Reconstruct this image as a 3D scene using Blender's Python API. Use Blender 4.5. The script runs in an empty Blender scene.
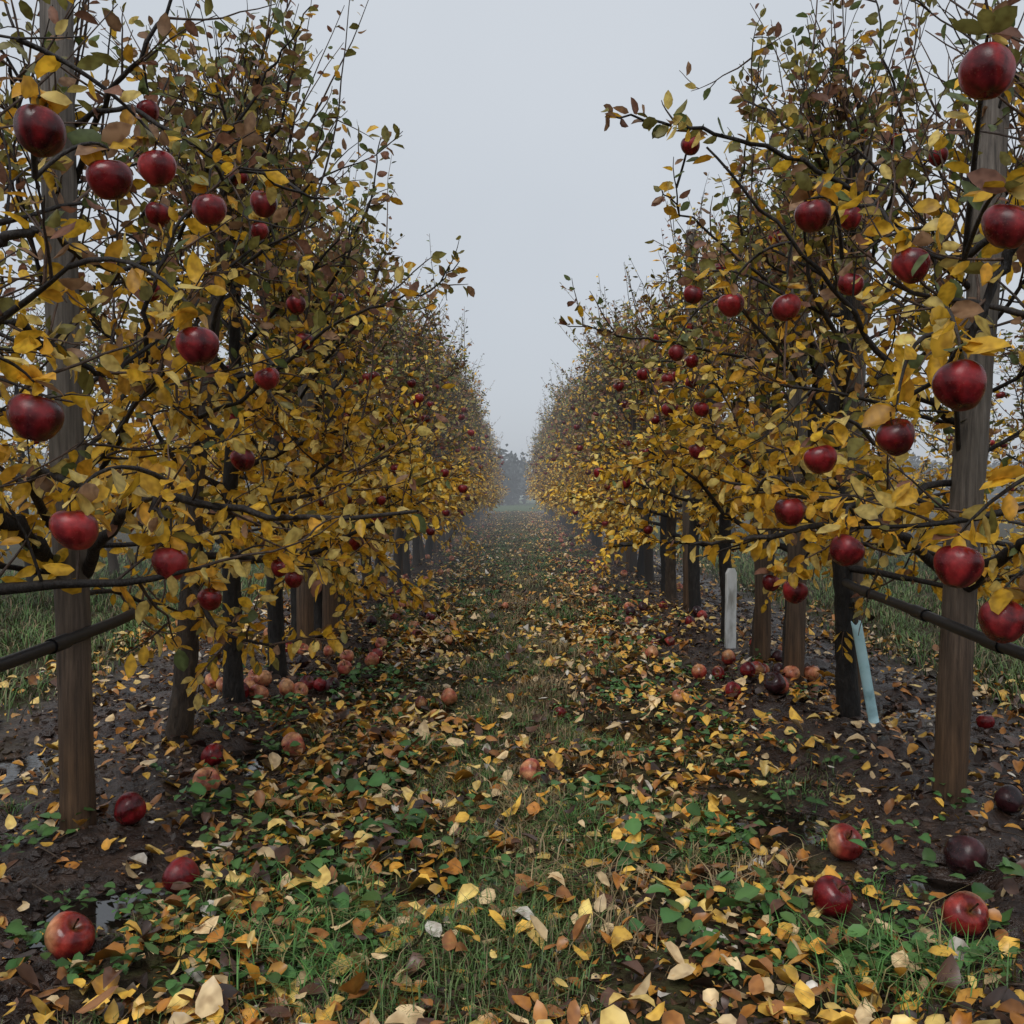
import bpy, math, random
import numpy as np
from mathutils import Vector
rng = np.random.default_rng(7)
F=1000.0; CX=515.0; CY=490.0; CAMH=1.0
def W(px,py,d):
    return np.array([(px-CX)/F*d, d, CAMH-(py-CY)/F*d])
def nrm(a):
    a=np.asarray(a,float)
    return a/np.maximum(np.linalg.norm(a,axis=-1,keepdims=True),1e-9)
# ---------- noise ----------
_lat=np.random.default_rng(3).random((256,256))
def vnoise(x,y,s):
    x=np.asarray(x,float)/s; y=np.asarray(y,float)/s
    xi=np.floor(x).astype(int); yi=np.floor(y).astype(int)
    fx=x-xi; fy=y-yi; fx=fx*fx*(3-2*fx); fy=fy*fy*(3-2*fy)
    a=_lat[xi%256,yi%256]; b=_lat[(xi+1)%256,yi%256]; c=_lat[xi%256,(yi+1)%256]; d=_lat[(xi+1)%256,(yi+1)%256]
    return (a*(1-fx)+b*fx)*(1-fy)+(c*(1-fx)+d*fx)*fy
# wheel-rut and row hollows that hold water: x, y, radius
HOL=[(-1.02,3.8,.20),(-1.75,3.7,.30),(.44,4.2,.22),(-.20,2.45,.13),(-.78,5.2,.18),(.62,5.1,.19),(-1.02,2.35,.14),(.85,3.0,.16),(1.7,4.6,.25),(-.98,6.3,.2),(1.02,6.6,.22),(.55,7.6,.28),(-.6,8.4,.28),(1.1,2.5,.11),(-.50,3.35,.16),(1.05,4.3,.16),(-.35,6.2,.22),(.3,9.5,.3),(-.45,10.5,.35),(.33,3.3,.13),(-.33,4.5,.14)]
_rh=np.random.default_rng(77)
for _k in range(40): HOL.append((_rh.choice([-1,1])*_rh.uniform(.4,1.9),_rh.uniform(8,34),_rh.uniform(.18,.4)))
WL=-0.026
def hfun(x,y):
    x=np.asarray(x,float); y=np.asarray(y,float)
    ax=np.abs(x)
    mud=np.clip((ax-0.75)/0.3,0,1)*np.clip((2.3-ax)/0.4,0,1)
    h=(vnoise(x,y,1.3)-.5)*.03+(vnoise(x+9,y,.45)-.5)*.022
    h+=(.25+.75*mud)*((vnoise(x,y+31,.13)-.5)*.045+(vnoise(x+5,y+3,.06)-.5)*.03)+.015*mud
    h+=-.012*np.exp(-((ax-.62)/.16)**2)+.02*np.exp(-(x/.3)**2)
    h+=.02*np.exp(-((ax-1.33)/.25)**2)
    for hx,hy,hr in HOL:
        h=h-.078*np.exp(-(((x-hx)/hr)**2+((y-hy)/(hr*1.15))**2)**1.4)
    fade=np.clip((120-y)/60,0,1)*np.clip((30-ax)/10,0,1)
    return h*fade
# ---------- mesh builder ----------
class MB:
    def __init__(s): s.v=[];s.c=[];s.q=[];s.t=[];s.qm=[];s.tm=[];s.n=0
    def add(s,v,c,q=None,t=None,m=0):
        v=np.asarray(v,float).reshape(-1,3); c=np.asarray(c,float)
        if c.ndim==1: c=np.tile(c,(len(v),1))
        s.v.append(v); s.c.append(c)
        if q is not None and len(q): q=np.asarray(q).reshape(-1,4)+s.n; s.q.append(q); s.qm.append(np.full(len(q),m))
        if t is not None and len(t): t=np.asarray(t).reshape(-1,3)+s.n; s.t.append(t); s.tm.append(np.full(len(t),m))
        s.n+=len(v)
    def pack(s):
        s.v=[np.concatenate(s.v)]; s.c=[np.concatenate(s.c)]; s.q=[np.concatenate(s.q)]; s.qm=[np.concatenate(s.qm)]; s.t=[np.concatenate(s.t)]; s.tm=[np.concatenate(s.tm)]
    def addmb(s,o,rz,sc,loc):
        c,n=math.cos(rz),math.sin(rz); V=o.v[0]*np.array(sc); V=np.stack([V[:,0]*c-V[:,1]*n,V[:,0]*n+V[:,1]*c,V[:,2]],1)+np.array(loc)
        s.v.append(V); s.c.append(o.c[0]); s.q.append(o.q[0]+s.n); s.qm.append(o.qm[0]); s.t.append(o.t[0]+s.n); s.tm.append(o.tm[0]); s.n+=len(V)
    def mesh(s,name,mats,smooth=True):
        me=bpy.data.meshes.new(name)
        V=np.concatenate(s.v); C=np.concatenate(s.c)
        Q=np.concatenate(s.q) if s.q else np.zeros((0,4),int); T=np.concatenate(s.t) if s.t else np.zeros((0,3),int)
        M=np.concatenate(([np.concatenate(s.qm)] if s.qm else [])+([np.concatenate(s.tm)] if s.tm else []))
        me.vertices.add(len(V)); me.vertices.foreach_set('co',V.astype(np.float32).ravel())
        me.loops.add(Q.size+T.size); me.loops.foreach_set('vertex_index',np.concatenate([Q.ravel(),T.ravel()]).astype(np.int32))
        me.polygons.add(len(Q)+len(T))
        ls=np.concatenate([np.arange(len(Q))*4, Q.size+np.arange(len(T))*3]).astype(np.int32)
        me.polygons.foreach_set('loop_start',ls)
        me.polygons.foreach_set('material_index',M.astype(np.int32))
        me.polygons.foreach_set('use_smooth',np.full(len(M),smooth))
        me.update(calc_edges=True)
        at=me.color_attributes.new('Col','FLOAT_COLOR','POINT')
        at.data.foreach_set('color',np.concatenate([C,np.ones((len(C),1))],1).astype(np.float32).ravel())
        for m in mats: me.materials.append(m)
        return me
def obj(name,me,loc=(0,0,0),rot=(0,0,0),sc=(1,1,1)):
    o=bpy.data.objects.new(name,me); bpy.context.scene.collection.objects.link(o)
    o.location=loc; o.rotation_euler=rot; o.scale=sc; return o
def tube(mb,P,R,k,col,m=0,bump=0.0,r=rng,cap=False):
    P=np.asarray(P,float); n=len(P); R=np.broadcast_to(np.asarray(R,float),(n,))
    T=nrm(np.gradient(P,axis=0)); mt=np.abs(T.mean(0)); ref=np.zeros(3); ref[np.argmin(mt)]=1
    A=nrm(np.cross(T,ref)); B=np.cross(T,A)
    a=np.arange(k)*2*math.pi/k
    rr=R[:,None]*(1+bump*(r.random((n,k))-.5)*2)
    V=P[:,None]+(np.cos(a)[None,:,None]*A[:,None]+np.sin(a)[None,:,None]*B[:,None])*rr[...,None]
    i=np.arange(n-1)[:,None]*k; j=np.arange(k)[None]; j2=(j+1)%k
    q=np.stack([i+j,i+j2,i+k+j2,i+k+j],-1).reshape(-1,4)
    V=V.reshape(-1,3); t=None
    if cap:
        V=np.vstack([V,P[-1]+T[-1]*R[-1]*.15]); b=(n-1)*k
        t=[[b+jj,b+(jj+1)%k,n*k] for jj in range(k)]
    mb.add(V,col,q,t,m)
def leaves(mb,pos,dirs,size,width,col,m,r,lod=0,flat=0.35,fold=(.1,.6),curl=(-.1,.5)):
    n=len(pos)
    if n==0: return
    U=nrm(dirs); N=r.normal(size=(n,3)); N=nrm(N)*(1-flat)+np.array([0,0,1.])*flat
    N=nrm(N-U*(N*U).sum(1,keepdims=True)); V=np.cross(N,U)
    fo=r.uniform(*fold,n); cu=r.uniform(*curl,n)
    if lod==0:
        t=np.array([0,.2,.2,.2,.5,.5,.5,.8,.8,.8,1.]); w=np.array([0,-.36,0,.36,-.5,0,.5,-.33,0,.33,0])
        tr=np.array([[0,2,1],[0,3,2],[10,7,8],[10,8,9]]); qd=np.array([[1,2,5,4],[2,3,6,5],[4,5,8,7],[5,6,9,8]])
    else:
        t=np.array([0,.45,.45,1.]); w=np.array([0,-.5,.5,0]); tr=np.array([[0,3,1],[0,2,3]]); qd=np.zeros((0,4),int)
    k=len(t)
    width=np.broadcast_to(width,(n,)); size=np.broadcast_to(size,(n,))
    wl=w[None]*width[:,None]
    tw=r.normal(size=(n,1))*.5
    up=fo[:,None]*np.abs(wl)-cu[:,None]*t[None]**2*.6+wl*tw*t[None]
    if lod==0: up=up+r.normal(size=(n,k))*.025
    X=pos[:,None]+size[:,None,None]*(t[None,:,None]*U[:,None]+wl[...,None]*V[:,None]+up[...,None]*N[:,None])
    C=np.repeat(col[:,None],k,1)
    if lod==0:
        e=(np.abs(w)>0)[None,:,None]; ag=r.random((n,1,1))
        C=np.where(e,C*(1-.3*ag),C*1.08)
        C[:,10]*=(1-.5*ag[:,:,0])
    o=(np.arange(n)*k)[:,None,None]
    mb.add(X.reshape(-1,3),np.clip(C,0,1).reshape(-1,3),(o+qd[None]).reshape(-1,4),(o+tr[None]).reshape(-1,3),m)
# ---------- materials ----------
def nm(name):
    m=bpy.data.materials.new(name); m.use_nodes=True; nt=m.node_tree; b=nt.nodes['Principled BSDF']; return m,nt,b
def noise(nt,scale,detail=4,vec=None,rough=.55):
    n=nt.nodes.new('ShaderNodeTexNoise'); n.inputs['Scale'].default_value=scale; n.inputs['Detail'].default_value=detail; n.inputs['Roughness'].default_value=rough
    if vec is not None: nt.links.new(vec,n.inputs['Vector'])
    return n.outputs['Fac']
def ramp(nt,fac,stops):
    n=nt.nodes.new('ShaderNodeValToRGB'); nt.links.new(fac,n.inputs['Fac']); e=n.color_ramp.elements
    while len(e)<len(stops): e.new(.5)
    for el,(p,c) in zip(e,stops): el.position=p; el.color=(*c,1) if len(c)==3 else c
    return n.outputs['Color']
def mix(nt,fac,a,b,bt='MIX'):
    n=nt.nodes.new('ShaderNodeMix'); n.data_type='RGBA'; n.blend_type=bt
    for s,v in ((n.inputs['Factor'],fac),(n.inputs['A'],a),(n.inputs['B'],b)):
        if hasattr(v,'is_linked'): nt.links.new(v,s)
        elif isinstance(v,(int,float)): s.default_value=v
        else: s.default_value=(*v,1)
    return n.outputs['Result']
def bump(nt,b,h,st,dist):
    n=nt.nodes.new('ShaderNodeBump'); n.inputs['Strength'].default_value=st; n.inputs['Distance'].default_value=dist
    nt.links.new(h,n.inputs['Height']); nt.links.new(n.outputs['Normal'],b.inputs['Normal'])
def attr(nt):
    a=nt.nodes.new('ShaderNodeAttribute'); a.attribute_name='Col'; return a.outputs['Color']
def coord(nt,scale=(1,1,1),kind='Object'):
    t=nt.nodes.new('ShaderNodeTexCoord'); mp=nt.nodes.new('ShaderNodeMapping'); mp.inputs['Scale'].default_value=scale
    nt.links.new(t.outputs[kind],mp.inputs['Vector']); return mp.outputs['Vector']
def leafmat(name,trans,rough,spec=.4,nscale=60):
    m,nt,b=nm(name); c=attr(nt)
    if nscale:
        n=noise(nt,nscale,1,coord(nt)); c2=mix(nt,1.0,c,ramp(nt,n,[(.3,(.68,.62,.58)),(.6,(1.12,1.12,1.12))]),'MULTIPLY')
    else: c2=c
    nt.links.new(c2,b.inputs['Base Color']); b.inputs['Roughness'].default_value=rough; b.inputs['Specular IOR Level'].default_value=spec
    if trans<=0: return m
    tr=nt.nodes.new('ShaderNodeBsdfTranslucent'); nt.links.new(c2,tr.inputs['Color'])
    ms=nt.nodes.new('ShaderNodeMixShader'); ms.inputs['Fac'].default_value=trans
    nt.links.new(b.outputs[0],ms.inputs[1]); nt.links.new(tr.outputs[0],ms.inputs[2]); nt.links.new(ms.outputs[0],nt.nodes['Material Output'].inputs['Surface'])
    return m
M_leaf=leafmat('apple_leaf',.40,.42)
M_leaff=leafmat('apple_leaf_far',0,.5,.3,0)
M_litter=leafmat('leaf_litter',0,.36,.5,45)
M_grass=leafmat('grass_blade',0,.45,.3,0)
m,nt,b=nm('bark'); c=coord(nt,(1,1,.3)); n=noise(nt,55,3,c,.7)
col=mix(nt,1.0,attr(nt),ramp(nt,n,[(.3,(.45,.42,.4)),(.55,(1,1,1)),(.75,(1.9,1.8,1.7))]),'MULTIPLY'); nt.links.new(col,b.inputs['Base Color'])
b.inputs['Roughness'].default_value=.62; b.inputs['Specular IOR Level'].default_value=.3; bump(nt,b,n,.9,.012); M_bark=m
m,nt,b=nm('twig_bark_far'); nt.links.new(attr(nt),b.inputs['Base Color']); b.inputs['Roughness'].default_value=.7; M_barkf=m
m,nt,b=nm('weathered_wood'); c=coord(nt,(1,1,.05)); n=noise(nt,75,6,c,.7); n2=noise(nt,3,4,coord(nt))
col=ramp(nt,n,[(.3,(.03,.025,.021)),(.48,(.13,.108,.09)),(.7,(.26,.225,.19))])
col=mix(nt,ramp(nt,n2,[(.4,(0,0,0)),(.7,(.7,.7,.7))]),col,(.07,.06,.045))
g=nt.nodes.new('ShaderNodeNewGeometry'); sx=nt.nodes.new('ShaderNodeSeparateXYZ'); nt.links.new(g.outputs['Position'],sx.inputs[0])
mr=nt.nodes.new('ShaderNodeMapRange'); mr.inputs[1].default_value=.2; mr.inputs[2].default_value=1.1; mr.inputs[3].default_value=1; mr.inputs[4].default_value=0
nt.links.new(sx.outputs['Z'],mr.inputs[0])
col2=mix(nt,1.0,col,(.66,.42,.24),'MULTIPLY'); col=mix(nt,mr.outputs[0],col,col2)
nt.links.new(col,b.inputs['Base Color']); b.inputs['Roughness'].default_value=.7; bump(nt,b,n,.8,.008); M_wood=m
m,nt,b=nm('apple_skin'); c=coord(nt); v=nt.nodes.new('ShaderNodeTexVoronoi'); v.inputs['Scale'].default_value=170; nt.links.new(c,v.inputs['Vector'])
sp=ramp(nt,v.outputs['Distance'],[(.0,(1,1,1)),(.16,(.6,.6,.6)),(.2,(0,0,0))]); n=noise(nt,38,4,c,.6)
col=mix(nt,1.0,attr(nt),ramp(nt,n,[(.3,(.4,.3,.3)),(.7,(1.5,1.45,1.4))]),'MULTIPLY')
spf=nt.nodes.new('ShaderNodeMath'); spf.operation='MULTIPLY'; spf.inputs[1].default_value=.3; nt.links.new(sp,spf.inputs[0])
col=mix(nt,spf.outputs[0],col,(.40,.14,.09)); nt.links.new(col,b.inputs['Base Color'])
b.inputs['Specular IOR Level'].default_value=.42; bump(nt,b,n,.18,.005)
r2=ramp(nt,noise(nt,25,2,c),[(.35,(.18,.18,.18)),(.7,(.46,.46,.46))]); nt.links.new(r2,b.inputs['Roughness']); M_apple=m
m,nt,b=nm('black_hose'); b.inputs['Base Color'].default_value=(.012,.012,.014,1); n=noise(nt,30,4,coord(nt)); bump(nt,b,n,.3,.004); b.inputs['Roughness'].default_value=.45; M_hose=m
m,nt,b=nm('painted_stake'); n=noise(nt,14,5,coord(nt,(1,1,.3))); nt.links.new(ramp(nt,n,[(.35,(.32,.31,.28)),(.5,(.66,.67,.65)),(.7,(.78,.79,.78))]),b.inputs['Base Color']); b.inputs['Roughness'].default_value=.5; M_white=m
m,nt,b=nm('pale_blue_plastic'); n=noise(nt,12,5,coord(nt)); nt.links.new(ramp(nt,n,[(.3,(.22,.38,.42)),(.5,(.42,.66,.70)),(.7,(.50,.72,.76))]),b.inputs['Base Color']); b.inputs['Roughness'].default_value=.4; M_blue=m
m,nt,b=nm('puddle_water'); b.inputs['Base Color'].default_value=(.012,.009,.007,1); b.inputs['Roughness'].default_value=.05; b.inputs['Specular IOR Level'].default_value=.7; n=noise(nt,9,2,coord(nt)); bump(nt,b,n,.08,.01); M_water=m
# ground
m,nt,b=nm('soil_and_turf'); c=coord(nt)
sx=nt.nodes.new('ShaderNodeSeparateXYZ'); nt.links.new(c,sx.inputs[0])
ab=nt.nodes.new('ShaderNodeMath'); ab.operation='ABSOLUTE'; nt.links.new(sx.outputs['X'],ab.inputs[0])
nb=noise(nt,2.2,4,c); 
ad=nt.nodes.new('ShaderNodeMath'); ad.operation='MULTIPLY_ADD'; ad.inputs[1].default_value=.9; nt.links.new(nb,ad.inputs[0]); nt.links.new(ab.outputs[0],ad.inputs[2])
def mrg(a0,a1,o0,o1,src):
    q=nt.nodes.new('ShaderNodeMapRange'); 
    for i,vv in zip((1,2,3,4),(a0,a1,o0,o1)): q.inputs[i].default_value=vv
    nt.links.new(src,q.inputs[0]); return q.outputs[0]
def mmax(a,b_):
    q=nt.nodes.new('ShaderNodeMath'); q.operation='MAXIMUM'; nt.links.new(a,q.inputs[0]); nt.links.new(b_,q.inputs[1]); return q.outputs[0]
mxo=mmax(mmax(mrg(1.15,1.4,1,0,ad.outputs[0]),mrg(2.45,2.85,0,1,ad.outputs[0])),mrg(44,47,0,1,sx.outputs['Y']))
n1=noise(nt,14,6,c,.7); n2=noise(nt,60,3,c,.7)
mud=ramp(nt,n1,[(.3,(.012,.0065,.005)),(.5,(.040,.023,.016)),(.7,(.095,.056,.038))])
turf=ramp(nt,n1,[(.3,(.018,.012,.007)),(.47,(.045,.032,.016)),(.6,(.055,.055,.02)),(.8,(.11,.075,.035))])
farg=mix(nt,mrg(44,47,0,1,sx.outputs['Y']),turf,(.06,.09,.03))
nt.links.new(mix(nt,mxo,mud,farg),b.inputs['Base Color'])
wet=ramp(nt,noise(nt,2.6,2,c),[(.42,(.13,.13,.13)),(.54,(.28,.28,.28)),(.7,(.45,.45,.45))])
nt.links.new(mix(nt,mxo,wet,(.75,.75,.75)),b.inputs['Roughness'])
nt.links.new(mrg(0,1,.55,.15,mxo),b.inputs['Specular IOR Level'])
hh=mix(nt,.4,n1,n2); bump(nt,b,hh,.8,.03); M_ground=m
# ---------- tree colours ----------
YEL=np.array([.92,.54,.045]); GOLD=np.array([.78,.40,.04]); PALE=np.array([.90,.68,.20]); OLV=np.array([.27,.24,.065]); GRN=np.array([.15,.19,.065]); BRN=np.array([.35,.20,.105]); RUS=np.array([.29,.14,.09])
def leafcol(z,r,bias=0.0):
    n=len(z); t=np.clip((z-1.05)/1.1+bias,0,1)+r.normal(size=n)*.10
    u=r.random(n)
    py=np.clip(.92-.78*t,.14,.92)
    C=np.empty((n,3)); k=r.random(n)
    yl=np.where((k<.5)[:,None],YEL,np.where((k<.70)[:,None],GOLD,PALE))
    k2=r.random(n)
    ot=np.where((k2<.45)[:,None],OLV,np.where((k2<.60)[:,None],GRN,np.where((k2<.86)[:,None],BRN,RUS)))
    C=np.where((u<py)[:,None],yl,ot)
    return C*r.uniform(.65,1.12,(n,1))
BK=np.array([.022,.018,.016])
def grow(s,d,L,n,wig,up,r):
    P=[np.array(s,float)]; d=nrm(d)
    for i in range(n):
        d=nrm(d+r.normal(size=3)*wig+np.array([0,0,up])); P.append(P[-1]+d*L/n)
    return np.array(P)
def at(P,t):
    x=t*(len(P)-1); i=min(int(x),len(P)-2); f=x-i
    return P[i]*(1-f)+P[i+1]*f, nrm(P[i+1]-P[i])
class Tree:
    def __init__(s,seed,lod=0): s.mb=MB(); s.r=np.random.default_rng(seed); s.lp=[];s.ld=[];s.ls=[];s.nodes=[];s.lod=lod;s.ends=[]
    def twigleaves(s,P,L,dens=1.0,size=(.045,.08),t0=.1):
        r=s.r; n=int(L/.021*dens*(1.25 if P[len(P)//2][2]<1.35 else .75)+r.random())
        for i in range(n):
            t=t0+(1-t0)*(i+r.random())/max(n,1); p,d=at(P,min(t,.999))
            q=nrm(r.normal(size=3)); q=nrm(np.cross(d,q))
            s.lp.append(p+q*.006); s.ld.append(d*.55+q*.85+np.array([0,0,-.12])); s.ls.append(r.uniform(*size)*(1-.25*t))
    def twig(s,st,d,L,r0=.0045,up=.05,wig=.12,dens=1.0,size=(.045,.08),n=None,col=None):
        n=n or (6 if s.lod==0 else 3)
        P=grow(st,d,L,n,wig,up,s.r)
        k=s.r.uniform(1,3.4); c0=BK*k+np.array([.022,.008,.001])*(k-1)
        tube(s.mb,P,np.linspace(r0,.0013 if s.lod==0 else .002,n+1),5 if s.lod==0 else 3,col if col is not None else c0,0)
        s.twigleaves(P,L,dens,size); s.ends.append(P[-1]); s.nodes.append(P[n//2]); return P
    def finish_leaves(s,bias=0.0):
        p=np.array(s.lp); d=np.array(s.ld); z=np.array(s.ls)
        if s.lod: z=z*1.25
        d=d+np.where(p[:,2:3]<1.3,1,0)*np.array([0,0,-.35])
        leaves(s.mb,p,d,z,s.r.uniform(.42,.62,len(p)),leafcol(p[:,2],s.r,bias),1,s.r,s.lod)
def make_tree(seed,H=3.1,dens=1.0,lod=0,reach=.85,nap=0,trunk=.05,nl=15,tw=7,shoots=20,z0=.68,lean=None,bare=16):
    T=Tree(seed,lod); r=T.r; hl=H*.74; n=16
    if lean is None: L=grow((0,0,-.08),(r.normal()*.04,r.normal()*.04,1),hl+.08,n,.05,.08,r)
    else: 
        q=np.linspace(0,1,n+1)[:,None]; L=np.array([0,0,-.08])+q*np.array([lean,0,hl+.08])+np.concatenate([r.normal(size=(n+1,2))*.006,np.zeros((n+1,1))],1)
    tt=np.linspace(0,1,n+1); R=trunk*(1-tt)**.75*.9+.007
    if lean is None: R[0]*=1.25;R[1]*=1.05
    ti=np.linspace(0,1,60 if lod==0 else 17); LP=np.stack([np.interp(ti,tt,L[:,k]) for k in range(3)],1)
    tube(T.mb,LP,np.interp(ti,tt,R),12 if lod==0 else 6,(np.array([.046,.033,.023]) if r.random()<.5 else np.array([.024,.021,.019]))*r.uniform(.7,1.5),0,.10,r)
    for p in L[5:]: T.nodes.append(p)
    az=r.random()*6.28
    for i in range(nl):
        f=i/(nl-1); z=z0+(hl-.15-z0)*f**1.1; t=(z+.08)/(hl+.08); s0,_=at(L,min(t,.98)); az+=2.4+r.normal()*.3
        el=math.radians(4+42*f+r.normal()*8); ll=(reach*(1-.45*f))*r.uniform(.8,1.15)
        d=np.array([math.cos(az)*math.cos(el),.85*math.sin(az)*math.cos(el),math.sin(el)])
        m=9; P=grow(s0,d,ll,m,.13,.02 if f<.5 else .06,r)
        r0=(.019-.010*f)*(trunk/.05)
        tube(T.mb,P,np.linspace(r0,.004,m+1),7 if lod==0 else 4,BK*r.uniform(.8,1.8),0,.12,r)
        for p in P[2:]: T.nodes.append(p)
        T.twigleaves(P,ll,.8*dens,t0=.3)
        for k in range(tw):
            tq=.2+.8*(k+r.random())/tw; p,dd=at(P,min(tq,.999))
            u=nrm(r.normal(size=3)); lw=r.uniform(.16,.42)
            upb=r.uniform(-.45,.9)
            tp=T.twig(p,dd*.6+u*.8+np.array([0,0,upb]),lw,.0042,.04,.13,dens)
            if r.random()<.75:
                q,d2=at(tp,r.uniform(.3,.8)); T.twig(q,d2+nrm(r.normal(size=3))*.9,r.uniform(.08,.2),.003,.0,.12,dens)
    for k in range(shoots):
        if r.random()<.5: p,dd=at(L,r.uniform(.7,.99))
        else: p=T.nodes[r.integers(len(T.nodes))]
        if p[2]<1.2: p,dd=at(L,r.uniform(.75,.99))
        ll=min(r.uniform(.45,.95),max(H-p[2]+r.normal()*.16,.25))
        P=T.twig(p,np.array([r.normal()*.4,r.normal()*.3,1]),ll,.005,.05,.06,.66*dens,(.035,.058),n=8 if lod==0 else 4)
        if r.random()<.6:
            q,d2=at(P,r.uniform(.2,.6)); T.twig(q,d2+nrm(r.normal(size=3))*.6,r.uniform(.15,.35),.003,.05,.08,.6*dens,(.03,.052))
    for k in range(bare):
        if k%2: p,_=at(L,r.uniform(.75,.99)); u=np.array([r.normal()*.5,r.normal()*.4,1.2])
        else: p=T.nodes[r.integers(len(T.nodes))]; u=nrm(r.normal(size=3))
        P=T.twig(p,u+np.array([0,0,.5]),r.uniform(.3,.65),.004,.03,.10,.12,n=8 if lod==0 else 4)
        for j in range(2):
            q,d2=at(P,r.uniform(.3,.9)); T.twig(q,d2+nrm(r.normal(size=3))*.9,r.uniform(.06,.2),.0025,.02,.1,.1)
    for k in range(nap):
        e=T.ends[r.integers(len(T.ends))]
        if e[2]>2.3 or e[2]<.7: continue
        apple(T.mb,e+np.array([0,0,-.045]),r.uniform(.032,.042),r,2,lod+1)
    return T
def apple(mb,c,R,r,m=0,lod=0,kind='red'):
    nu,nv={0:(28,22),1:(14,10),2:(9,6)}[min(lod,2)]
    th=np.linspace(0,math.pi,nv+1)[:,None]; ph=(np.arange(nu)*2*math.pi/nu)[None]
    ct=np.cos(th); rho=np.sin(th)**.82*(1+.15*ct-.07*(ct<0)*ct*ct-.02); z=ct*.93+0*ph
    z=z-.36*np.exp(-(rho/.27)**2)*(ct>0)+.14*np.exp(-(rho/.2)**2)*(ct<0)
    lob=1+.045*np.cos(5*ph+r.random()*6)*(.5-.5*ct)+.035*np.cos(2*ph+r.random()*6)+.02*np.cos(3*ph+r.random()*6)
    x=rho*lob*np.cos(ph); y=rho*lob*np.sin(ph); V=np.stack([x,y,z*np.ones_like(x)],-1)*R*.97
    V[...,2]+=V[...,0]*r.normal()*.09
    st=r.random(nu); st=.6*st+.2*np.roll(st,1)+.2*np.roll(st,-1)
    s=np.clip((st[None,:]-.5)*1.5+.5*(.5+.6*np.sin(th))+r.normal(size=(nv+1,nu))*.08-.05,0,1)[...,None]
    if kind=='red':
        q_=r.random(); A=np.array([.045,.0015,.004])*(1+q_); B=np.array([.22,.008,.012])*(1+.5*q_)+np.array([0,.015,.010])*q_
    elif kind=='bright': A=np.array([.13,.008,.010]);B=np.array([.36,.045,.03])
    elif kind=='blush': A=np.array([.40,.08,.055]);B=np.array([.66,.34,.16])
    else: A=np.array([.018,.008,.010]);B=np.array([.06,.014,.018])
    C=A*(1-s)+B*s
    if kind in('bright','blush'):
        g=np.clip(np.cos(ph-r.random()*6)*np.sin(th)*1.3-.5,0,1)[...,None]; C=C*(1-g)+np.array([.62,.36,.16])*g
    e=np.exp(-(rho/.20)**2)[...,None]*np.ones_like(C); top=(ct>0)[...,None]
    C=np.where(top,C*(1-.8*e)+np.array([.16,.12,.03])*.8*e,C*(1-.8*e)+np.array([.05,.03,.015])*.8*e)
    i=np.arange(nv)[:,None]*nu; j=np.arange(nu)[None]; j2=(j+1)%nu
    q=np.stack([i+j,i+nu+j,i+nu+j2,i+j2],-1).reshape(-1,4)
    mb.add(V.reshape(-1,3)+c,C.reshape(-1,3),q,None,m)
    a=r.random()*6
    tube(mb,np.array([[0,0,.5*R],[.03*R*math.cos(a),.03*R,.9*R],[.15*R*math.cos(a),.15*R*math.sin(a),1.35*R]])+c,[.05*R,.035*R,.055*R],5,[.05,.03,.015],m)
# ---------- near trees ----------
near=[(-1.31,2.12,11,.34,.7),(-1.315,2.98,12,.50,.85),(-1.31,3.85,13,.68,.85),(-1.27,4.55,14,.75,.85),(-1.25,5.26,15,.8,.85),
      (1.42,2.2,21,.34,.7),(1.39,3.23,22,.52,.85),(1.405,4.22,23,.68,.85),(1.39,5.0,24,.75,.85),(1.39,5.7,25,.8,.85)]
NT=[]
for x,y,sd,dn,rc in near:
    first=2.9<y<3.5
    T=make_tree(sd,H=2.9 if y<3.5 else 3.35,dens=dn,reach=rc,trunk=.026 if first else .046,nap=0,tw=7 if y<3.5 else 9,nl=15 if y<3.5 else 18,shoots=18 if y<3.5 else 34,lean=(-.03 if x<0 else .13) if first else None,bare=30)
    T.loc=np.array([x,y,0.]); NT.append(T)
def limb(T,pts,r0,r1,tw=4,dens=.7,leafy=True,col=None):
    P=np.array([W(*p) for p in pts])-T.loc
    n=len(P); t=np.linspace(0,n-1,(n-1)*6+1)
    Q=[]
    for a in t:
        i=min(int(a),n-2); f=a-i; p0=P[max(i-1,0)];p1=P[i];p2=P[i+1];p3=P[min(i+2,n-1)]
        Q.append(.5*((2*p1)+(-p0+p2)*f+(2*p0-5*p1+4*p2-p3)*f*f+(-p0+3*p1-3*p2+p3)*f**3))
    Q=np.array(Q); Q[1:-1]+=T.r.normal(size=(len(Q)-2,3))*.006
    tube(T.mb,Q,np.linspace(r0,r1,len(Q)),8,BK*T.r.uniform(.7,1.4) if col is None else col,0,.12,T.r)
    L=np.linalg.norm(np.diff(Q,axis=0),axis=1).sum()
    for p in Q[::3]: T.nodes.append(p)
    if leafy: T.twigleaves(Q,L,dens,t0=.25)
    for k in range(tw):
        p,dd=at(Q,T.r.uniform(.25,.9)); T.twig(p,dd*.6+nrm(T.r.normal(size=3))*.8+np.array([0,0,.2]),T.r.uniform(.12,.32),.004,.03,.12,dens)
L0,L1,L2,L3=NT[0],NT[1],NT[2],NT[3]; R0,R1,R2,R3=NT[5],NT[6],NT[7],NT[8]
limb(L1,[(75,590,2.95),(45,560,2.8),(5,520,2.6),(-60,470,2.5)],.030,.018,2)
limb(L1,[(75,585,2.95),(110,530,2.7),(160,500,2.5),(290,517,2.35),(418,511,2.2)],.020,.003,3,.35)
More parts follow.
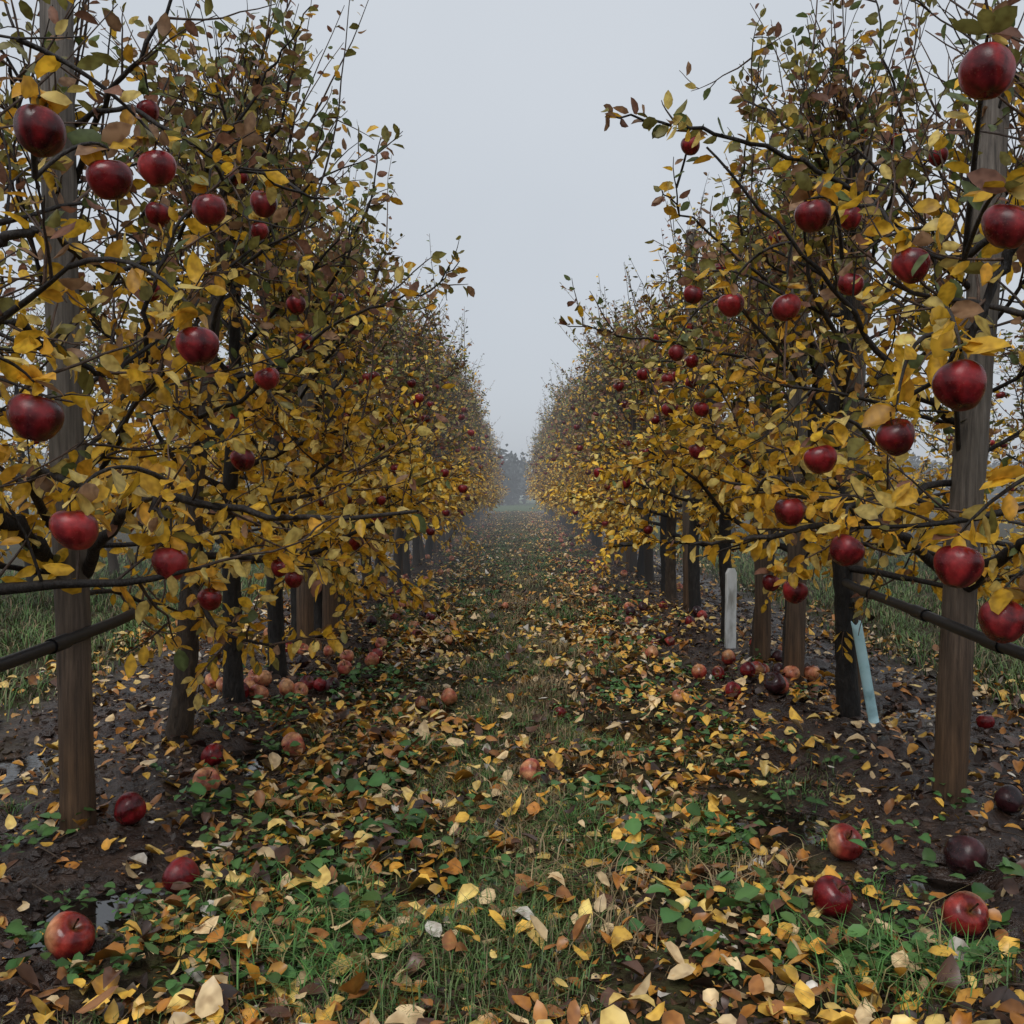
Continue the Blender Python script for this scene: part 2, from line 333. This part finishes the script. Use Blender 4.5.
limb(L1,[(72,560,2.95),(30,480,2.6),(90,485,2.3),(140,490,2.1),(166,520,2.0)],.014,.004,3,.5)
limb(L1,[(100,480,2.9),(140,380,2.6),(150,300,2.5),(185,220,2.5),(230,170,2.6)],.009,.003,5,.6)
limb(L0,[(-120,300,2.2),(0,244,2.1),(50,232,2.1),(105,268,2.2),(160,262,2.3)],.014,.004,5,.5)
limb(L0,[(-120,360,2.2),(0,322,2.1),(60,352,2.2),(120,372,2.3),(200,300,2.5)],.012,.003,5,.5)
limb(L1,[(70,200,2.95),(100,120,2.8),(140,60,2.7),(190,-20,2.7)],.010,.004,6,.5)
limb(L1,[(64,130,2.95),(120,110,2.7),(200,150,2.6),(265,180,2.6),(330,200,2.8)],.008,.003,5,.5)
limb(L2,[(180,240,3.8),(215,160,3.5),(270,80,3.4),(312,12,3.3)],.009,.002,3,.8)
limb(L2,[(200,200,3.8),(260,160,3.6),(290,100,3.5),(300,30,3.4)],.009,.002,2,.8)
limb(L3,[(300,330,4.4),(340,270,4.2),(370,200,4.1),(382,140,4.1)],.008,.002,2,.8)
limb(L3,[(300,400,4.5),(360,320,4.3),(430,290,4.3),(460,262,4.3)],.008,.002,3,.7)
limb(L2,[(170,420,3.8),(240,400,3.4),(330,330,3.2),(400,300,3.1)],.010,.003,6,.7)
limb(R1,[(955,600,3.2),(985,570,3.0),(1024,545,2.8),(1080,520,2.7)],.024,.015,2)
limb(R1,[(952,580,3.2),(905,540,3.0),(860,520,2.8),(770,535,2.6),(690,545,2.6)],.018,.003,4,.5)
limb(R1,[(965,430,3.2),(910,390,3.0),(860,330,2.9),(790,240,2.8),(705,150,2.75)],.014,.003,6,.5)
limb(R0,[(1110,160,2.2),(1030,215,2.1),(995,280,2.1),(960,350,2.1),(910,395,2.2)],.016,.005,4,.45)
limb(R0,[(1110,300,2.2),(1024,230,2.15),(940,262,2.3),(870,210,2.5),(800,200,2.6)],.011,.003,6,.45)
limb(R1,[(975,300,3.2),(900,230,2.9),(800,165,2.8),(700,133,2.75),(650,124,2.7),(605,118,2.7)],.010,.002,1,.85)
limb(R1,[(960,480,3.2),(880,500,2.9),(800,495,2.7),(720,480,2.6)],.012,.003,5,.5)
limb(R2,[(850,300,4.2),(840,200,3.9),(810,130,3.8),(790,40,3.8)],.009,.002,3,.8)
limb(R2,[(870,260,4.2),(900,150,3.9),(880,60,3.8),(868,-20,3.8)],.009,.002,3,.8)
limb(R2,[(850,330,4.2),(780,290,3.9),(700,230,3.8),(660,190,3.7)],.010,.002,4,.7)
limb(R3,[(790,370,4.9),(700,350,4.5),(620,335,4.3),(565,325,4.3)],.009,.002,4,.7)
limb(R3,[(790,350,4.9),(740,240,4.6),(745,140,4.5),(765,45,4.5)],.009,.002,3,.7)
# ---------- hanging apples ----------
HA=[(43,135,54),(112,182,46),(160,171,40),(151,114,24),(211,212,36),(265,206,30),(261,233,20),(253,251,17),(151,292,25),(160,216,28),(199,347,44),(297,306,22),(305,342,20),(268,379,26),(35,418,56),(243,460,27),(74,530,50),(170,564,40),(209,600,27),(280,568,20),(293,580,20),(356,544,17),(338,300,15),(372,293,12),(350,323,13),(396,469,12),(376,520,14),(348,418,13),(240,180,20),(412,384,10),(232,420,16),
(982,78,58),(1003,229,52),(959,387,56),(909,268,38),(811,218,38),(848,221,25),(849,286,27),(785,309,30),(730,306,28),(692,296,21),(689,149,21),(895,438,42),(820,460,34),(790,512,34),(846,551,36),(958,567,50),(1003,622,50),(795,592,28),(771,583,20),(676,354,18),(691,362,16),(668,410,16),(701,410,17),(667,380,13),(697,452,18),(741,462,16),(643,375,14),(619,387,11),(626,484,11),(638,465,10),(648,530,11),(935,160,21),(889,145,18),(774,240,17),(862,135,16),(720,270,14),(655,420,11)]
allN=[np.array(T.nodes)+T.loc for T in NT]
amats=[M_apple]; HP=[]
for i,(px,py,s) in enumerate(HA):
    D=.088*(.92+.16*((i*37)%10)/10); s*=.96; d=D*F/s; 
    if s<24: d=d*.80; D=s*d/F
    elif s<45: d=d*.90; D=s*d/F
    if d>5.0: d=5.0+(d-5.0)*.3; D=s*d/F
    c=W(px,py,d); ds=[np.linalg.norm(n-c-np.array([0,0,.07]),axis=1)+ (n[:,2]<c[2])*.05 for n in allN]
    bi=min(range(len(ds)),key=lambda k:ds[k].min()); T=NT[bi]; N=allN[bi][ds[bi].argmin()]
    top=c+np.array([0,0,D*.66]); r=T.r; HP.append((c,D))
    dist=np.linalg.norm(N-top); mid=(N+top)/2+np.array([0,0,.05+.12*dist])+r.normal(size=3)*.02; q1=top+(mid-top)*.25+np.array([0,0,.02])
    ts=np.linspace(0,1,9)[:,None]
    B=(1-ts)**3*N+3*(1-ts)**2*ts*mid+3*(1-ts)*ts**2*q1+ts**3*top-T.loc
    tube(T.mb,B,np.linspace(.0045+.004*min(dist,.8),.0022,9),6,BK*1.5,0,.1,r)
    T.twigleaves(B,dist,.6,t0=.2)
    for k in range(5):
        a=r.random()*6.28; T.lp.append(top-T.loc+np.array([0,0,.004])); T.ld.append(np.array([math.cos(a),math.sin(a),r.uniform(-.2,.6)])); T.ls.append(r.uniform(.045,.075))
    mb=MB(); apple(mb,np.zeros(3),D/2,r,0,0 if s>18 else 1,'red')
    obj('apple',mb.mesh('apple',amats),c,(r.normal()*.2,r.normal()*.2,r.random()*6))
for T in NT:
    T.finish_leaves(); obj('apple_tree',T.mb.mesh('apple_tree',[M_bark,M_leaf,M_apple]),T.loc)
# ---------- shared trees ----------
mid=[]; far=[]
for k in range(4):
    T=make_tree(50+k,H=3.45,dens=.8,reach=.88,trunk=.048,nap=36,nl=18,tw=8,shoots=34); T.finish_leaves(); mid.append(T.mb.mesh('apple_tree_mid',[M_bark,M_leaff,M_apple]))
for k in range(4):
    T=make_tree(80+k,H=3.6,dens=.65,lod=1,reach=.88,trunk=.05,nap=36,nl=17,tw=8,shoots=30,bare=12); T.finish_leaves(.05); T.mb.pack(); far.append(T.mb)
fm=[M_barkf,M_leaff,M_apple]
farme=[f.mesh('apple_tree_far',fm) for f in far]
r=np.random.default_rng(5)
def row(x0,ys,merge=15):
    M=MB()
    for y in ys:
        k=r.integers(4); s=1+.10*min(max((y-8)/15,0),1); x=x0+r.normal()*.03
        rz=(math.pi if r.random()<.5 else 0)+r.normal()*.35; sc=(s*r.uniform(.95,1.08),s*r.uniform(.9,1.05),s*r.uniform(.84,1.10))
        if y>merge: M.addmb(far[k],rz,sc,(x,y,0))
        else: obj('apple_tree',mid[k] if y<10 else farme[k],(x,y,0),(0,0,rz),sc)
    return M
a_=row(-1.28,[6.1,6.75,7.25]+list(np.arange(8.0,45,.80)))
b_=row(1.38,[6.5,7.6,8.5]+list(np.arange(9.3,45,.82)))
c_=row(-4.6,list(np.arange(6,44,1.8)),0); d_=row(4.7,list(np.arange(5.6,44,1.8)),0)
for M in (a_,b_,c_,d_): obj('distant_apple_trees',M.mesh('distant_apple_trees',fm))
# ---------- posts ----------
def post(x,y,H,rad,lx=0,ly=0,mat=M_wood,name='wooden_post',k=20,seed=0):
    rr=np.random.default_rng(seed); mb=MB(); n=46; t=np.linspace(0,1,n)
    P=np.stack([lx*t+.006*np.sin(t*7+seed),ly*t+.005*np.sin(t*5+seed),-.12+(H+.12)*t],1)
    R=rad*(1.04-.12*t)*(1+.02*np.sin(t*23+seed)); R[-1]*=.86
    tube(mb,P,R,k,[1,1,1],0,.035,rr,cap=True)
    return obj(name,mb.mesh(name,[mat]),(x,y,0))
post(-1.275,2.88,3.3,.047,-.04,0,seed=1); post(1.355,3.13,2.27,.050,.14,.02,seed=2)
post(-1.27,6.06,2.0,.05,seed=3); post(-1.23,6.67,2.1,.05,seed=4)
post(1.38,4.93,2.0,.047,.02,seed=5); post(1.39,5.62,2.0,.046,seed=6)
post(1.45,4.33,2.5,.042,.04,seed=7); post(1.39,7.95,3.05,.055,seed=8)
for y in np.arange(11,44,4.5): post(-1.28,y,2.5,.05,seed=int(y)); post(1.38,y+1,2.5,.05,seed=int(y)+3)
def board(name,mat,w,th,H,loc,rot):
    mb=MB(); V=[];bv=.003
    zs=[-.1,0,H*.5,H-.03,H]; ws=[w,w,w*.98,w,w*.55]
    for z,ww in zip(zs,ws):
        a=ww/2;b_=th/2
        V+=[(-a+bv,-b_,z),(a-bv,-b_,z),(a,-b_+bv,z),(a,b_-bv,z),(a-bv,b_,z),(-a+bv,b_,z),(-a,b_-bv,z),(-a,-b_+bv,z)]
    q=[]; 
    for i in range(len(zs)-1):
        for j in range(8): q.append([i*8+j,i*8+(j+1)%8,i*8+8+(j+1)%8,i*8+8+j])
    b0=(len(zs)-1)*8; q+=[[b0,b0+1,b0+2,b0+3],[b0,b0+3,b0+4,b0+7],[b0+7,b0+4,b0+5,b0+6]]
    mb.add(V,[1,1,1],q); return obj(name,mb.mesh(name,[mat],False),loc,rot)
board('white_stake',M_white,.066,.03,.52,(1.32,6.12,0),(0,.01,.2))
mb=MB(); a=np.linspace(-2.3,2.3,15); n=14; zz=np.linspace(0,.42,n)
V=[]
for rad in (.021,.018):
    for z in zz:
        for t in a: V.append((rad*math.sin(t),-rad*math.cos(t),z+.008*math.sin(t*3)*(z>.38)))
k=len(a); q=[]
for s_ in range(2):
    o=s_*n*k
    for i in range(n-1):
        for j in range(k-1): q.append([o+i*k+j,o+i*k+j+1,o+(i+1)*k+j+1,o+(i+1)*k+j])
for i in range(n-1):
    for j in (0,k-1): q.append([i*k+j,(i+1)*k+j,n*k+(i+1)*k+j,n*k+i*k+j])
for j in range(k-1):
    for i in (0,n-1): q.append([i*k+j,i*k+j+1,n*k+i*k+j+1,n*k+i*k+j])
mb.add(V,[1,1,1],q); obj('plastic_tree_guard',mb.mesh('plastic_tree_guard',[M_blue]),(1.47,4.08,.05),(math.radians(2),math.radians(-11),0))
for sx,x,y1 in ((0,-1.22,3.45),(1,1.30,4.1)):
    mb=MB(); ys=np.linspace(-1,y1,50); P=np.stack([x+.012*np.sin(ys*2.1)+(sx*2-1)*.05*np.clip((ys-y1+.5)/.5,0,1)**2,ys,.60+.02*np.sin(ys*1.7+1)-.0*ys],1)
    tube(mb,P,.017,12,[1,1,1],0,.0,rng,cap=True)
    for yy in np.arange(.4,y1-.3,.55):
        i=np.argmin(abs(ys-yy)); tube(mb,P[i:i+2]+0,.021,12,[1,1,1],0)
    obj('irrigation_hose',mb.mesh('irrigation_hose',[M_hose]))
# ---------- ground ----------
def gs(a,b,s0,g):
    o=[a]; s=s0
    while o[-1]<b: o.append(o[-1]+s); s*=g
    return o
xs=np.array([-v for v in gs(4,400,.06,1.12)][::-1][:-1]+list(np.arange(-4,4.001,.035))+gs(4.03,400,.06,1.12))
ys=np.array([-60,-30,-15,-8,-4,-2,-1,0,.5,1.0,1.3]+list(np.arange(1.5,9,.03))+gs(9,600,.045,1.02))
X,Y=np.meshgrid(xs,ys); Z=hfun(X,Y); nx=len(xs); ny=len(ys)
mb=MB(); i=np.arange(ny-1)[:,None]*nx; j=np.arange(nx-1)[None]
mb.add(np.stack([X,Y,Z],-1).reshape(-1,3),[1,1,1],np.stack([i+j,i+j+1,i+nx+j+1,i+nx+j],-1).reshape(-1,4))
obj('ground',mb.mesh('ground',[M_ground]))
mb=MB(); wy=np.linspace(1,40,60); wx=np.linspace(-2.3,2.3,8); A,B=np.meshgrid(wx,wy); i=np.arange(59)[:,None]*8; j=np.arange(7)[None]
mb.add(np.stack([A,B,0*A+WL],-1).reshape(-1,3),[1,1,1],np.stack([i+j,i+j+1,i+8+j+1,i+8+j],-1).reshape(-1,4)); obj('puddle_water',mb.mesh('puddle_water',[M_water]))
def clods(n,ylo,yhi):
    r=np.random.default_rng(9); sg=np.where(r.random(n)<.5,-1,1); x=sg*r.uniform(.75,2.1,n); y=ylo+(yhi-ylo)*r.random(n)**1.5
    kk=hfun(x,y)>WL; x=x[kk]; y=y[kk]; n=len(x)
    t=(1+5**.5)/2; iv=nrm(np.array([(-1,t,0),(1,t,0),(-1,-t,0),(1,-t,0),(0,-1,t),(0,1,t),(0,-1,-t),(0,1,-t),(t,0,-1),(t,0,1),(-t,0,-1),(-t,0,1)],float))
    f=np.array([(0,11,5),(0,5,1),(0,1,7),(0,7,10),(0,10,11),(1,5,9),(5,11,4),(11,10,2),(10,7,6),(7,1,8),(3,9,4),(3,4,2),(3,2,6),(3,6,8),(3,8,9),(4,9,5),(2,4,11),(6,2,10),(8,6,7),(9,8,1)])
    s=r.uniform(.004,.018,n)*np.where(r.random(n)<.1,1.6,1)
    V=iv[None]*(1+r.normal(size=(n,12,1))*.3)*s[:,None,None]*np.array([1.2,1,.7]); V+=np.stack([x,y,hfun(x,y)],1)[:,None]
    mb=MB(); mb.add(V.reshape(-1,3),[1,1,1],None,(f[None]+(np.arange(n)*12)[:,None,None]).reshape(-1,3)); return mb
obj('soil_clods',clods(12000,1.8,14).mesh('soil_clods',[M_ground],False))
# ---------- fallen apples ----------
GA=[(57,952,50,'bright'),(175,878,38,'red'),(122,826,34,'red'),(201,792,29,'blush'),(209,754,28,'red'),(290,740,26,'blush'),(343,668,16,'blush'),(371,660,16,'blush'),(300,668,15,'dark'),(328,655,13,'blush'),(530,783,24,'blush'),(850,851,37,'bright'),(838,902,42,'red'),(973,861,42,'dark'),(974,928,46,'bright'),(1017,806,30,'dark'),(778,698,23,'dark'),(764,678,16,'bright'),(631,622,11,'blush'),(990,726,19,'red'),(400,608,10,'blush'),(655,640,11,'red'),(318,690,15,'red'),(448,640,10,'blush'),(590,655,10,'red'),(505,610,8,'blush'),(420,700,14,'bright'),(680,700,15,'blush'),(560,715,13,'red'),(240,700,17,'red'),(720,680,14,'bright')]
r=np.random.default_rng(91)
for k in range(150):
    y=4.6+27*r.random()**1.7; x=r.choice([-1,1])*r.normal(1.08,.28); GA.append((CX+x*F/y,CY+1000/y-38/y,84/y,r.choice(['blush','red','bright','blush','dark'])))
gxy=[]
for px,py,s,kd in GA:
    d=1000/(py+s*.42-490); D=s*d/F; x=(px-CX)/F*d; y=d+D*.3
    mb=MB(); apple(mb,np.zeros(3),D/2,r,0,0 if s>20 else 1,kd); gxy.append((x,y,D))
    obj('fallen_apple',mb.mesh('fallen_apple',amats),(x,y,max(float(hfun(x,y)),WL-.01)+D*.46),(r.uniform(-1.2,1.2),r.uniform(-1.2,1.2),r.random()*6))
def clear(x,y):
    k=np.ones(len(x),bool)
    for gx,gy,D in gxy[:70]: k&=~((np.abs(x-gx)<D*.6)&(y-gy<D*.5)&(y-gy>-D*1.1))
    return k
# ---------- fallen leaves ----------
def litter(n,ylo,yhi,pw,size,lod,mb,r,frag=False):
    y=ylo+(yhi-ylo)*r.random(n)**pw; x=r.uniform(-2.6,2.6,n); ax=np.abs(x)
    p=.25+.90*np.exp(-((ax-.60)/.27)**2)-.06*np.exp(-((x-.05)/.25)**2)
    p*=.18+3.1*vnoise(x,y,.25)*vnoise(x+50,y,.8)
    p=np.where(y<3.8,np.maximum(p,(1.15*vnoise(x,y,.28)-.10)*np.clip(1.45-ax,.3,1)),p)
    if frag: p=np.clip(1.3-ax,.25,1)
    h=hfun(x,y); p=np.where(h<WL-.004,p*.2,p)
    k=(r.random(n)<p)&clear(x,y); x=x[k];y=y[k];n=len(x)
    pos=np.stack([x,y,np.maximum(hfun(x,y),WL)+.006+r.random(n)**2*(.01 if frag else .05)],1)
    a=r.random(n)*6.28; d=np.stack([np.cos(a),np.sin(a),r.normal(size=n)*.25],1)
    pal=np.array([[.84,.50,.08],[.74,.36,.05],[.50,.20,.035],[.82,.60,.32],[.32,.13,.035],[.12,.055,.03],[.72,.66,.56],[.88,.62,.18],[.05,.03,.022]])
    w=np.array([.17,.12,.12,.16,.12,.12,.03,.12,.10])
    if frag: w=np.array([.04,.03,.1,.08,.2,.3,.01,.02,.3])
    c=pal[r.choice(9,n,p=w/w.sum())]*r.uniform(.6,1.15,(n,1))
    leaves(mb,pos,d,r.uniform(*size,n)*np.where(r.random(n)<.15,1.25,1),r.uniform(.45,.85,n),c,0,r,lod,.82,(-.6,1.2),(-1.1,1.2))
mb=MB(); r=np.random.default_rng(17)
litter(28000,1.7,7,1.25,(.024,.062),0,mb,r); litter(60000,6.5,45,1.6,(.032,.07),1,mb,r); litter(60000,1.7,9,1.3,(.008,.024),1,mb,r,True)
obj('fallen_leaves',mb.mesh('fallen_leaves',[M_litter]))
# ---------- grass ----------
def blades(mb,x,y,h,w,C,r,spread=1.0):
    kk=(hfun(x,y)>WL-.006)&clear(x,y); x=x[kk];y=y[kk];h=h[kk];C=C[kk]; 
    n=len(x); 
    if n==0: return
    a=r.random(n)*6.28; ben=r.uniform(.3,1.5,n)*h*spread
    B=np.stack([x,y,hfun(x,y)-.004],1); S=np.stack([-np.sin(a),np.cos(a),0*a],1)*(w*r.uniform(.6,1.3,n))[:,None]
    D=np.stack([np.cos(a),np.sin(a),0*a],1)*ben[:,None]; U=np.array([0,0,1.])
    V=np.stack([B-S,B+S,B+D*.3+U*h[:,None]*.6-S*.7,B+D*.3+U*h[:,None]*.6+S*.7,B+D+U*h[:,None]*.8],1)
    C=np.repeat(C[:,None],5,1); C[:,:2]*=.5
    o=(np.arange(n)*5)[:,None]
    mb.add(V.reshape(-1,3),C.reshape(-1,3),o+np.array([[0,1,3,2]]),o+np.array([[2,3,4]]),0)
def grass(mb,n,xr,ylo,yhi,pw,hr,w,r,thr=.35,side=False):
    y=ylo+(yhi-ylo)*r.random(n)**pw; x=r.uniform(xr[0],xr[1],n); ax=np.abs(x)
    cl=vnoise(x+20,y,.22)*.65+vnoise(x,y+70,.6)*.5+.13*np.exp(-(x/.34)**2)-.10*np.clip((3.6-y)/1.2,0,1)
    edge=np.clip((.98-ax+(vnoise(x,y,.5)-.5)*.6)/.25,0,1) if not side else np.clip((ax-2.1)/.4,0,1)
    rut=1-.75*np.exp(-((ax-.62)/.18)**2) if not side else 1
    k=r.random(n)<np.clip((cl-thr)*3.5,0.02,1)*edge*rut; x=x[k];y=y[k];cl=cl[k];n=len(x)
    h=r.uniform(*hr,n)*(.3+1.15*cl)
    u=r.random(n); dry=np.clip(.18+.45*np.exp(-((x-.08)/.25)**2)*np.clip((y-2.3)/.6,0,1)+.6*(vnoise(x,y,.6)-.4),0,.9)
    if side: dry=np.full(n,.22)
    C=np.where((u<dry)[:,None],np.array([.28,.20,.11]),np.where((r.random(n)<.5)[:,None],np.array([.085,.18,.04]),np.array([.15,.21,.07])))*r.uniform(.55,1.25,(n,1))
    blades(mb,x,y,h,w,C,r)
mb=MB(); r=np.random.default_rng(23)
grass(mb,100000,(-1.15,1.15),1.7,8,1.3,(.02,.062),.0013,r,.45)
grass(mb,105000,(-1.15,1.15),7.5,46,1.3,(.03,.06),.0033,r,.28)
for s_ in ((-6,-2.1),(2.1,6)):
    grass(mb,45000,s_,3,14,1.2,(.03,.13),.0035,r,.2,True); grass(mb,18000,s_,13,45,1.2,(.04,.12),.008,r,.2,True)
tf=[(330,940,1.2,0),(300,985,1.2,0),(250,900,1.0,0),(360,900,.9,0),(880,1000,1.4,0),(960,985,1.2,0),(850,950,1.,0),(800,940,.9,0),(545,700,1.6,1),(520,830,1.1,1),(560,660,1.5,1),(600,905,1.1,1),(530,870,1,1),(590,840,1.,0),(620,950,1.,1),(230,960,1.,0),(290,955,1.2,0),(350,1000,1.2,0),(910,970,1.2,0)]
tl=[((px-CX)/(py-490),1000/(py-490),s,k) for px,py,s,k in tf]
for i in range(360):
    y=2.4+22*r.random()**1.6; x=r.normal(0,.42); tl.append((x,y,r.uniform(.4,.85),r.random()<.45))
for x,y,s,k in tl:
    n=int(100*s); px_=x+r.normal(size=n)*.05*s; py_=y+r.normal(size=n)*.05*s; h=r.uniform(.04,.10,n)*s
    base=np.array([.32,.23,.12]) if k else np.array([.095,.22,.05])
    C=base*r.uniform(.5,1.35,(n,1)); dr=r.random(n)<.2; C[dr]=np.array([.3,.24,.1])
    blades(mb,px_,py_,h,.0016*(1+y/12),C,r,1.2)
obj('grass',mb.mesh('grass',[M_grass]))
# ---------- broadleaf weeds ----------
r=np.random.default_rng(31); spots=[]
for px,py,s in [(265,872,1.6),(300,890,1.3),(692,935,1.6),(1000,915,1.7),(600,800,1.2),(335,800,1.3),(345,770,1.1),(215,815,1.3),(330,920,1.2),(460,880,1.1),(640,880,1.2),(590,830,1.1),(770,905,1.2),(820,960,1.2),(150,925,.8),(420,770,1),(270,715,1.3),(225,735,1.1),(640,850,1.1),(480,830,1),(905,880,1.1),(560,800,1),(400,850,1.2)]:
    d=1000/(py-490); spots.append(((px-CX)/F*d,d,s))
for i in range(560):
    y=2+24*r.random()**1.8; x=r.choice([-1,1])*r.normal(.68,.28)
    spots.append((x,y,r.uniform(.45,1.05)))
mb=MB()
for x,y,s in spots:
    n=int(r.integers(9,20)); a=r.random(n)*6.28; rad=r.uniform(.005,.08,n)*s
    px_=x+rad*np.cos(a); py_=y+rad*np.sin(a); pos=np.stack([px_,py_,np.maximum(hfun(px_,py_),WL)+.01+r.random(n)*.055*s],1)
    d=np.stack([np.cos(a),np.sin(a),r.uniform(-.1,.6,n)],1)
    c=np.array([.055,.14,.04])*r.uniform(.6,1.5,(n,1))+np.array([.03,.02,0])*r.random((n,1))
    leaves(mb,pos,d,r.uniform(.022,.05,n)*s,r.uniform(.6,.9,n),c,0,r,0,.7,(0,.6),(0,.8))
obj('broadleaf_weeds',mb.mesh('broadleaf_weeds',[M_grass]))
mb=MB()
for i in range(200):
    y=1.9+7*r.random()**1.5; x=r.uniform(-2,2); a=r.random()*6.28; L=r.uniform(.08,.35)
    P=grow((x,y,0),(math.cos(a),math.sin(a),0),L,6,.15,0,r); P[:,2]=hfun(P[:,0],P[:,1])+.008
    tube(mb,P,np.linspace(.003,.001,7),5,np.array([.05,.035,.025])*r.uniform(.6,2.5),0)
obj('fallen_twigs',mb.mesh('fallen_twigs',[M_bark]))
# ---------- distant treeline ----------
r=np.random.default_rng(41); mb=MB()
for i in range(90):
    x=-60+120*i/89+r.normal(); y=66+r.uniform(0,8); H=r.uniform(2.6,4.0); w=r.uniform(1.3,2.0)
    tube(mb,grow((x,y,-.1),(0,0,1),H*.8,5,.05,.05,r),np.linspace(.12,.03,6),5,BK,0)
    n=600; p=nrm(r.normal(size=(n,3)))*r.random((n,1))**.45*np.array([w,w,H*.5])*(1+.2*r.normal(size=(n,1))); p+=np.array([x,y,H*.5])
    leaves(mb,p,r.normal(size=(n,3)),r.uniform(.3,.5,n),.7,np.array([.06,.07,.065])*r.uniform(.6,1.3,(n,1)),1,r,1)
obj('distant_treeline',mb.mesh('distant_treeline',[M_barkf,M_leaff]))
# ---------- mist volume ----------
mb=MB(); x0,x1,y0,y1,z0,z1=-180,180,8.0,330,-1.5,9
mb.add([(x0,y0,z0),(x1,y0,z0),(x1,y1,z0),(x0,y1,z0),(x0,y0,z1),(x1,y0,z1),(x1,y1,z1),(x0,y1,z1)],[1,1,1],[[0,3,2,1],[4,5,6,7],[0,1,5,4],[1,2,6,5],[2,3,7,6],[3,0,4,7]])
m=bpy.data.materials.new('mist'); m.use_nodes=True; nt=m.node_tree; nt.nodes.clear()
out=nt.nodes.new('ShaderNodeOutputMaterial'); va=nt.nodes.new('ShaderNodeVolumeAbsorption'); em=nt.nodes.new('ShaderNodeEmission'); ad=nt.nodes.new('ShaderNodeAddShader')
SIG=.0062; va.inputs['Color'].default_value=(0,0,0,1); va.inputs['Density'].default_value=SIG
em.inputs['Color'].default_value=(.44,.47,.51,1); em.inputs['Strength'].default_value=SIG  # even self-glow set into the mist, standing in for skylight scattered by it
nt.links.new(va.outputs[0],ad.inputs[0]); nt.links.new(em.outputs[0],ad.inputs[1]); nt.links.new(ad.outputs[0],out.inputs['Volume'])
obj('mist',mb.mesh('mist',[m],False))
# ---------- world ----------
w=bpy.data.worlds.new('World'); bpy.context.scene.world=w; w.use_nodes=True; nt=w.node_tree; bg=nt.nodes['Background']
sky=nt.nodes.new('ShaderNodeTexSky'); sky.sky_type='NISHITA'; sky.sun_disc=False; sky.sun_elevation=math.radians(50); sky.sun_rotation=math.radians(200)
tc=nt.nodes.new('ShaderNodeTexCoord'); n=nt.nodes.new('ShaderNodeTexNoise'); n.inputs['Scale'].default_value=1.6; n.inputs['Detail'].default_value=4; nt.links.new(tc.outputs['Generated'],n.inputs['Vector'])
cl=ramp(nt,n.outputs['Fac'],[(.3,(5.3,5.75,6.3)),(.7,(6.1,6.5,7.0))])
nt.links.new(mix(nt,.94,sky.outputs['Color'],cl),bg.inputs['Color']); bg.inputs['Strength'].default_value=.108
sl=bpy.data.lights.new('sun','SUN'); sl.energy=1.5; sl.angle=math.radians(30); sl.color=(1,.98,.95)
so=bpy.data.objects.new('sun',sl); bpy.context.scene.collection.objects.link(so); so.rotation_euler=(math.radians(40),0,math.radians(-20))
# ---------- camera ----------
cd=bpy.data.cameras.new('camera'); cd.sensor_width=36; cd.lens=F/1024*36; cd.clip_end=2000; cd.clip_start=.02
co=bpy.data.objects.new('camera',cd); bpy.context.scene.collection.objects.link(co); co.location=(0,0,CAMH)
co.rotation_euler=(math.radians(90)-math.atan(22/F),0,math.atan(3/F)); bpy.context.scene.camera=co
sc=bpy.context.scene; sc.view_settings.view_transform='Standard'; sc.view_settings.look='None'; sc.view_settings.exposure=0
print('objects',len(bpy.data.objects))
